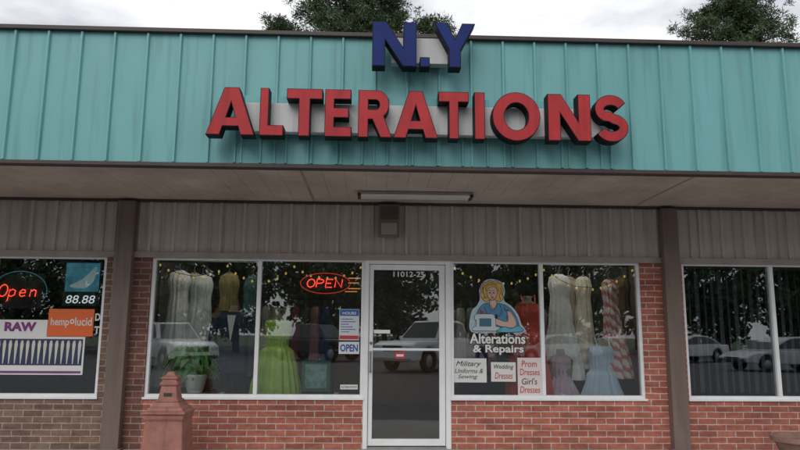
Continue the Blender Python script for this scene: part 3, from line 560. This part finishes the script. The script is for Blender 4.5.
# ------------------------------------------------------------ cars
tyrem=M('tyre_rubber',(.02,.02,.02),.8,.1); rimm=M('rim_metal',(.4,.4,.42),.35,.1,metal=.8); cgl=M('car_glass',(.015,.018,.02),.08,.1,spec=.8)
hl=M('headlight_lens',(.7,.7,.72),.15,.05); tl=M('tail_lens',(.35,.02,.02),.2,.05); trimm=M('car_trim',(.03,.03,.03),.6,.1)
def car(name,kind,col,x,y,rot,label,cat='car'):
    t=thing(name,(x,y,-.17),label,cat,'cars in the parking lot',rot)
    pm=M(name+'_paint_'+str(len(bpy.data.materials)),col,.28,.04,3,spec=.6)
    P={'sedan':dict(L=2.35,bt=.90,hood=.80,boot=.93,roof=1.42,gh=[(-1.85,.91),(-1.35,1.22),(-.9,1.39),(-.4,1.44),(.15,1.42),(.6,1.25),(1.25,.88)],w=.90,wr=.33,wx=(-1.42,1.42)),
       'suv':dict(L=2.35,bt=1.08,hood=1.08,boot=1.05,roof=1.82,gh=[(-2.2,1.06),(-2.05,1.72),(-1.7,1.82),(.2,1.81),(.95,1.06)],w=.98,wr=.39,wx=(-1.42,1.42)),
       'pickup':dict(L=2.75,bt=1.18,hood=1.18,boot=1.18,roof=1.95,gh=[(-.9,1.16),(-.75,1.86),(-.5,1.95),(.55,1.94),(1.25,1.16)],w=1.02,wr=.42,wx=(-1.75,1.72))}[kind]
    L_,W,wr=P['L'],P['w'],P['wr']
    out=[(-L_,.42),(-L_-.03,.65),(-L_+.04,P['boot']),(-L_+.6,P['bt'])]
    out+=[(1.1,P['bt']-.02),(L_-.35,P['hood']-.06),(L_-.03,P['hood']-.2),(L_+.03,.6),(L_,.38)]
    for wx in sorted(P['wx'],reverse=True):
        out+=[(wx+(wr+.07)*math.cos(a),wr+(wr+.07)*math.sin(a)) for a in [math.pi*k/8 for k in range(9)] if wr+(wr+.07)*math.sin(a)>.26]
    n=len(out); V=[];F=[]
    for yy in (-W,W):
        for p in out: V.append((p[0],yy,p[1]))
    F.append(tuple(range(n))[::-1]); F.append(tuple(range(n,2*n)))
    for i in range(n): j=(i+1)%n; F.append((i,j,n+j,n+i))
    mk('body',(V,F),pm,t,bevel=.09,local=True,seg=4,smooth=True)
    gh=P['gh']; k=len(gh); V=[];F=[]
    wid=lambda z:(W-.05)-(z-P['bt'])*.32
    for s in (-1,1):
        for p in gh: V.append((p[0],s*wid(p[1]),p[1]))
    F.append(tuple(range(k))[::-1]); F.append(tuple(range(k,2*k)))
    for i in range(k): j=(i+1)%k; F.append((i,j,k+j,k+i))
    mk('cabin',(V,F),pm,t,bevel=.05,local=True,seg=3)
    cx_=sum(p[0] for p in gh)/k; cz_=(P['bt']+P['roof'])/2+.02
    for s in (-1,1):
        q=[(cx_+(p[0]-cx_)*.86,cz_+(p[1]-cz_)*.76) for p in gh]
        mk('side_window',([(p[0],s*(wid(p[1])+.012),p[1]) for p in q],[tuple(range(k))]),cgl,t,local=True)
        mk('door_pillar',[box(-.32,-.24,s*(wid(P['bt']+.2))-.03,s*(wid(P['bt']+.2))+.03,P['bt']-.02,P['bt']+.3)],pm,t,local=True)
    def quad(a,b,nm):
        (x0,z0),(x1,z1)=a,b; dx,dz=x1-x0,z1-z0; l=math.hypot(dx,dz); nx,nz=-dz/l,dx/l
        if nx*(x0-cx_)<0: nx,nz=-nx,-nz
        pts=[]
        for f in (.1,.9):
            xx,zz=x0+dx*f+nx*.02,z0+dz*f+nz*.02; ww=wid(zz)-.09
            pts+= [(xx,-ww,zz),(xx,ww,zz)]
        mk(nm,(pts,[(0,1,3,2)]),cgl,t,local=True)
    quad(gh[-1],gh[-2],'windshield'); quad(gh[0],gh[1],'rear_window')
    if kind=='pickup': mk('bed_interior',[box(-2.6,-1.0,-W+.12,W-.12,1.185,1.195)],trimm,t,local=True)
    for s in (-1,1):
        mk('headlight',[box(L_-.02,L_+.045,s*(W-.22)-.14,s*(W-.22)+.14,P['hood']-.36,P['hood']-.22)],hl,t,bevel=.02,local=True)
        mk('taillight',[box(-L_-.04,-L_+.05,s*(W-.13)-.09,s*(W-.13)+.09,.68,.88)],tl,t,bevel=.02,local=True)
        mk('mirror',[box(.95,1.08,s*(W+.02)-.09,s*(W+.02)+.09,P['bt']+.02,P['bt']+.14)],pm,t,bevel=.03,local=True)
        for wx in P['wx']:
            V=[];F=[];nn=20
            pr=[(.0,wr*.60),(.0,wr*.92),(.03,wr),(.19,wr),(.22,wr*.92),(.22,wr*.6)]
            for dy,rr in pr:
                for i in range(nn): a=2*math.pi*i/nn; V.append((wx+rr*math.cos(a),s*(W+.02-dy),wr+rr*math.sin(a)))
            for j in range(5):
                for i in range(nn): F.append((j*nn+i,j*nn+(i+1)%nn,(j+1)*nn+(i+1)%nn,(j+1)*nn+i))
            wh=mk('wheel',(V,F),tyrem,t,local=True)
            V=[(wx,s*(W-.01),wr)]+[(wx+wr*.62*(1 if i%2 else .8)*math.cos(2*math.pi*i/nn),s*(W-.03),wr+wr*.62*(1 if i%2 else .8)*math.sin(2*math.pi*i/nn)) for i in range(nn)]
            mk('rim',(V,[(0,i+1,(i+1)%nn+1) for i in range(nn)]),rimm,wh,local=True)
    mk('grille',[box(L_,L_+.04,-.48,.48,P['hood']-.42,P['hood']-.22)],trimm,t,bevel=.01,local=True)
    mk('bumper',[box(L_-.05,L_+.07,-W+.1,W-.1,.40,.52)],trimm if kind!='pickup' else rimm,t,bevel=.02,local=True)
    return t
car('parked_suv','suv',(.88,.88,.88),-8.4,-21.0,math.radians(48),'white boxy suv parked across the lot','car')
car('pickup_truck','pickup',(.88,.88,.88),2.6,-20.0,math.radians(133),'white pickup truck parked across the lot','truck')
car('pickup_truck','pickup',(.03,.03,.035),-3.0,-29,math.radians(35),'black pickup truck parked across the lot','truck')
car('parked_car','sedan',(.6,.61,.63),9.6,-28.5,math.radians(178),'silver sedan parked across the lot')
car('parked_car','sedan',(.66,.67,.69),17.2,-20.5,math.radians(172),'silver sedan parked near the shopfront')
car('parked_car','sedan',(.85,.85,.85),18.0,-31,math.radians(160),'white sedan parked at the far row')
# ------------------------------------------------------------ trees
barkm=M('pine_bark',(.09,.06,.045),.9,.3,6,.6,30)
needm=M('pine_needles',(.05,.085,.03),.6,.45,1.2); leafm=M('leaf_canopy',(.055,.09,.035),.7,.45,.7)
def trunkgeo(pts):
    V=[];F=[];n=8
    for (x,y,z,r_) in pts:
        for i in range(n): a=2*math.pi*i/n; V.append((x+r_*math.cos(a),y+r_*math.sin(a),z))
    for j in range(len(pts)-1):
        for i in range(n): F.append((j*n+i,j*n+(i+1)%n,(j+1)*n+(i+1)%n,(j+1)*n+i))
    F.append(tuple(range((len(pts)-1)*n,len(pts)*n))); return V,F
def limb(a,b,r0,r1):
    a=Vector(a);b=Vector(b);d=(b-a).normalized(); u=d.orthogonal().normalized(); w=d.cross(u)
    V=[];n=5
    for p,rr in ((a,r0),((a+b)/2+Vector((0,0,.06*(b-a).length)),(r0+r1)/2),(b,r1)):
        for i in range(n): t=2*math.pi*i/n; V.append(tuple(p+(u*math.cos(t)+w*math.sin(t))*rr))
    F=[(j*n+i,j*n+(i+1)%n,(j+1)*n+(i+1)%n,(j+1)*n+i) for j in range(2) for i in range(n)]
    return V,F
def pine(x,y,h,rad,seed,label,nl=60,zc=.45,flat=1.0,top=.72):
    R=random.Random(seed); t=thing('pine_tree',(x,y,-.22),label,'tree','pine trees behind the building')
    tp=[(.15*math.sin(k*1.3+seed),.15*math.cos(k+seed),h*k/7,.24*(1-k/7.6)) for k in range(8)]
    mk('trunk',trunkgeo(tp),barkm,t,smooth=True,local=True)
    L=[];V=[];F=[]
    for i in range(nl):
        u=R.random(); z=h*(zc+(1-zc)*u)*.985; a=R.uniform(0,6.28)
        ll=rad*(1-top*u**1.8)*R.uniform(.45,1.1)
        rise=ll*R.uniform(.05,.55)*flat
        p0=(.1*math.sin(seed+z),0,z); p1=(ll*math.cos(a),ll*math.sin(a),z+rise)
        L.append(limb(p0,p1,.045,.012))
        for k in range(R.randint(6,9)):
            f=R.uniform(.35,1.03); c=Vector(p0).lerp(Vector(p1),f)+Vector((R.gauss(0,.22),R.gauss(0,.22),R.gauss(.05,.15)))
            for q in range(60):
                d=Vector((R.gauss(0,1),R.gauss(0,1),R.gauss(.2,.8))).normalized(); l_=R.uniform(.07,.16); s=d.orthogonal().normalized()*.015
                s=s@Matrix.Rotation(R.uniform(0,6.28),3,d)
                c2=c+d*R.uniform(0,.14)+Vector((R.gauss(0,.08),R.gauss(0,.08),R.gauss(0,.06)))
                b0=len(V); V+=[tuple(c2-s),tuple(c2+s),tuple(c2+d*l_+s*.6),tuple(c2+d*l_-s*.6)]; F.append((b0,b0+1,b0+2,b0+3))
    mk('limbs',L,barkm,t,local=True); mk('crown',(V,F),needm,t,local=True)
    return t
pine(-1.3,17.5,17.2,2.4,3,'tall dense pine rising above the roofline',125,.64,1,.6)
pine(.2,19.5,16.6,1.9,8,'tall pine with a ragged crown behind the roof',85,.68,1,.6)
pine(-3.9,18.5,14.1,1.3,5,'slender pine with its tip just over the roof',50,.7)
pine(2.3,18.5,14.5,1.5,11,'slender pine with a sparse pointed top',60,.7)
pine(14.5,17.8,15.5,2.7,21,'spreading pine with open horizontal branches',115,.70,.4,.5)
def leafy(seed,h,rad):
    R=random.Random(seed); t=thing('leafy_tree',(0,0,0),'dark leafy tree beyond the parking lot','tree','trees beyond the parking lot')
    mk('trunk',trunkgeo([(0,0,0,.3),(.05,0,h*.2,.22),(0,.1,h*.45,.16),(.1,0,h*.75,.06)]),barkm,t,smooth=True,local=True)
    L=[];V=[];F=[]
    for i in range(66):
        a=R.uniform(0,6.28); e=R.uniform(-1.4,1.5); rr=R.uniform(.4,1)
        c=Vector((rad*rr*math.cos(a)*math.cos(e),rad*rr*math.sin(a)*math.cos(e),h*.53+h*.46*rr*math.sin(e)))
        if i<14: L.append(limb((0,0,h*R.uniform(.15,.5)),tuple(c),.07,.02))
        cr_=R.uniform(.7,1.4)
        for q in range(62):
            d=Vector((R.gauss(0,1),R.gauss(0,1),R.gauss(0,.8))).normalized()*cr_*R.uniform(.4,1); p=c+d
            n_=Vector((R.gauss(0,1),R.gauss(0,1),R.gauss(0,1))).normalized(); s=n_.orthogonal().normalized()*R.uniform(.18,.32); w_=n_.cross(s)
            b0=len(V); V+=[tuple(p-s),tuple(p+w_*.6),tuple(p+s),tuple(p-w_*.6)]; F.append((b0,b0+1,b0+2,b0+3))
    mk('limbs',L,barkm,t,local=True); mk('crown',(V,F),leafm,t,local=True); return t
T=[leafy(1,12,4.4),leafy(2,13,4.2)]
T[0].location=(-33,-47,-.3); T[1].location=(-27,-48,-.3)
for i in range(11):
    copything(T[i%2],(-21+5.7*i+random.uniform(-1.2,1.2),-47+random.uniform(-1.5,1.5),-.3),random.uniform(0,6),random.uniform(.7,1.08))
for i in range(13):
    copything(T[(i+1)%2],(-50+8.8*i,-67+random.uniform(-2,2),-.3),random.uniform(0,6),random.uniform(.95,1.3))
# ------------------------------------------------------------ LIGHT
w=bpy.data.worlds.new('World'); bpy.context.scene.world=w; w.use_nodes=True; nt=w.node_tree; N=nt.nodes; L=nt.links
bg=N['Background']; sk=N.new('ShaderNodeTexSky'); sk.sky_type='NISHITA'; sk.sun_disc=False; sk.sun_elevation=math.radians(40); sk.sun_rotation=math.radians(200)
tc=N.new('ShaderNodeTexCoord'); mp=N.new('ShaderNodeMapping'); mp.inputs['Scale'].default_value=(1,1,2.6); L.new(tc.outputs['Generated'],mp.inputs[0])
n=N.new('ShaderNodeTexNoise'); n.inputs['Scale'].default_value=4.2; n.inputs['Detail'].default_value=8; n.inputs['Roughness'].default_value=.55; L.new(mp.outputs[0],n.inputs[0])
cr=N.new('ShaderNodeValToRGB'); e=cr.color_ramp.elements; e[0].position=.38; e[0].color=(6.9,7.1,7.6,1); e[1].position=.58; e[1].color=(11.2,11.3,11.5,1); L.new(n.outputs[0],cr.inputs[0])
mx=N.new('ShaderNodeMix'); mx.data_type='RGBA'; mx.inputs[0].default_value=.92; L.new(sk.outputs[0],mx.inputs[6]); L.new(cr.outputs[0],mx.inputs[7]); L.new(mx.outputs[2],bg.inputs[0])
bg.inputs[1].default_value=.1
sl=bpy.data.lights.new('sun','SUN'); sl.energy=1.1; sl.angle=math.radians(35); sl.color=(1,.97,.93)
so=bpy.data.objects.new('sun',sl); C.objects.link(so)
az=math.radians(200); el=math.radians(40)
d=Vector((math.sin(az)*math.cos(el),math.cos(az)*math.cos(el),math.sin(el))); so.rotation_euler=d.to_track_quat('Z','Y').to_euler(); so.location=(0,-10,20)
# ------------------------------------------------------------ CAMERA
p,yw,r_=math.radians(9.295),math.radians(2.205),math.radians(.412)
fwd=Vector((math.sin(yw)*math.cos(p),math.cos(yw)*math.cos(p),math.sin(p))); rt=Vector((math.cos(yw),-math.sin(yw),0)); u_=rt.cross(fwd)
X=rt*math.cos(r_)+u_*math.sin(r_); U=-rt*math.sin(r_)+u_*math.cos(r_)
cd=bpy.data.cameras.new('camera'); cd.lens=671.9/800*36; cd.clip_end=1500; cam=bpy.data.objects.new('camera',cd); C.objects.link(cam)
mt=Matrix((X,U,-fwd)).transposed().to_4x4(); mt.translation=Vector((0,-7.5,1.21)); cam.matrix_world=mt
sc=bpy.context.scene; sc.camera=cam; sc.view_settings.view_transform='Standard'; sc.view_settings.look='None'; sc.view_settings.exposure=0
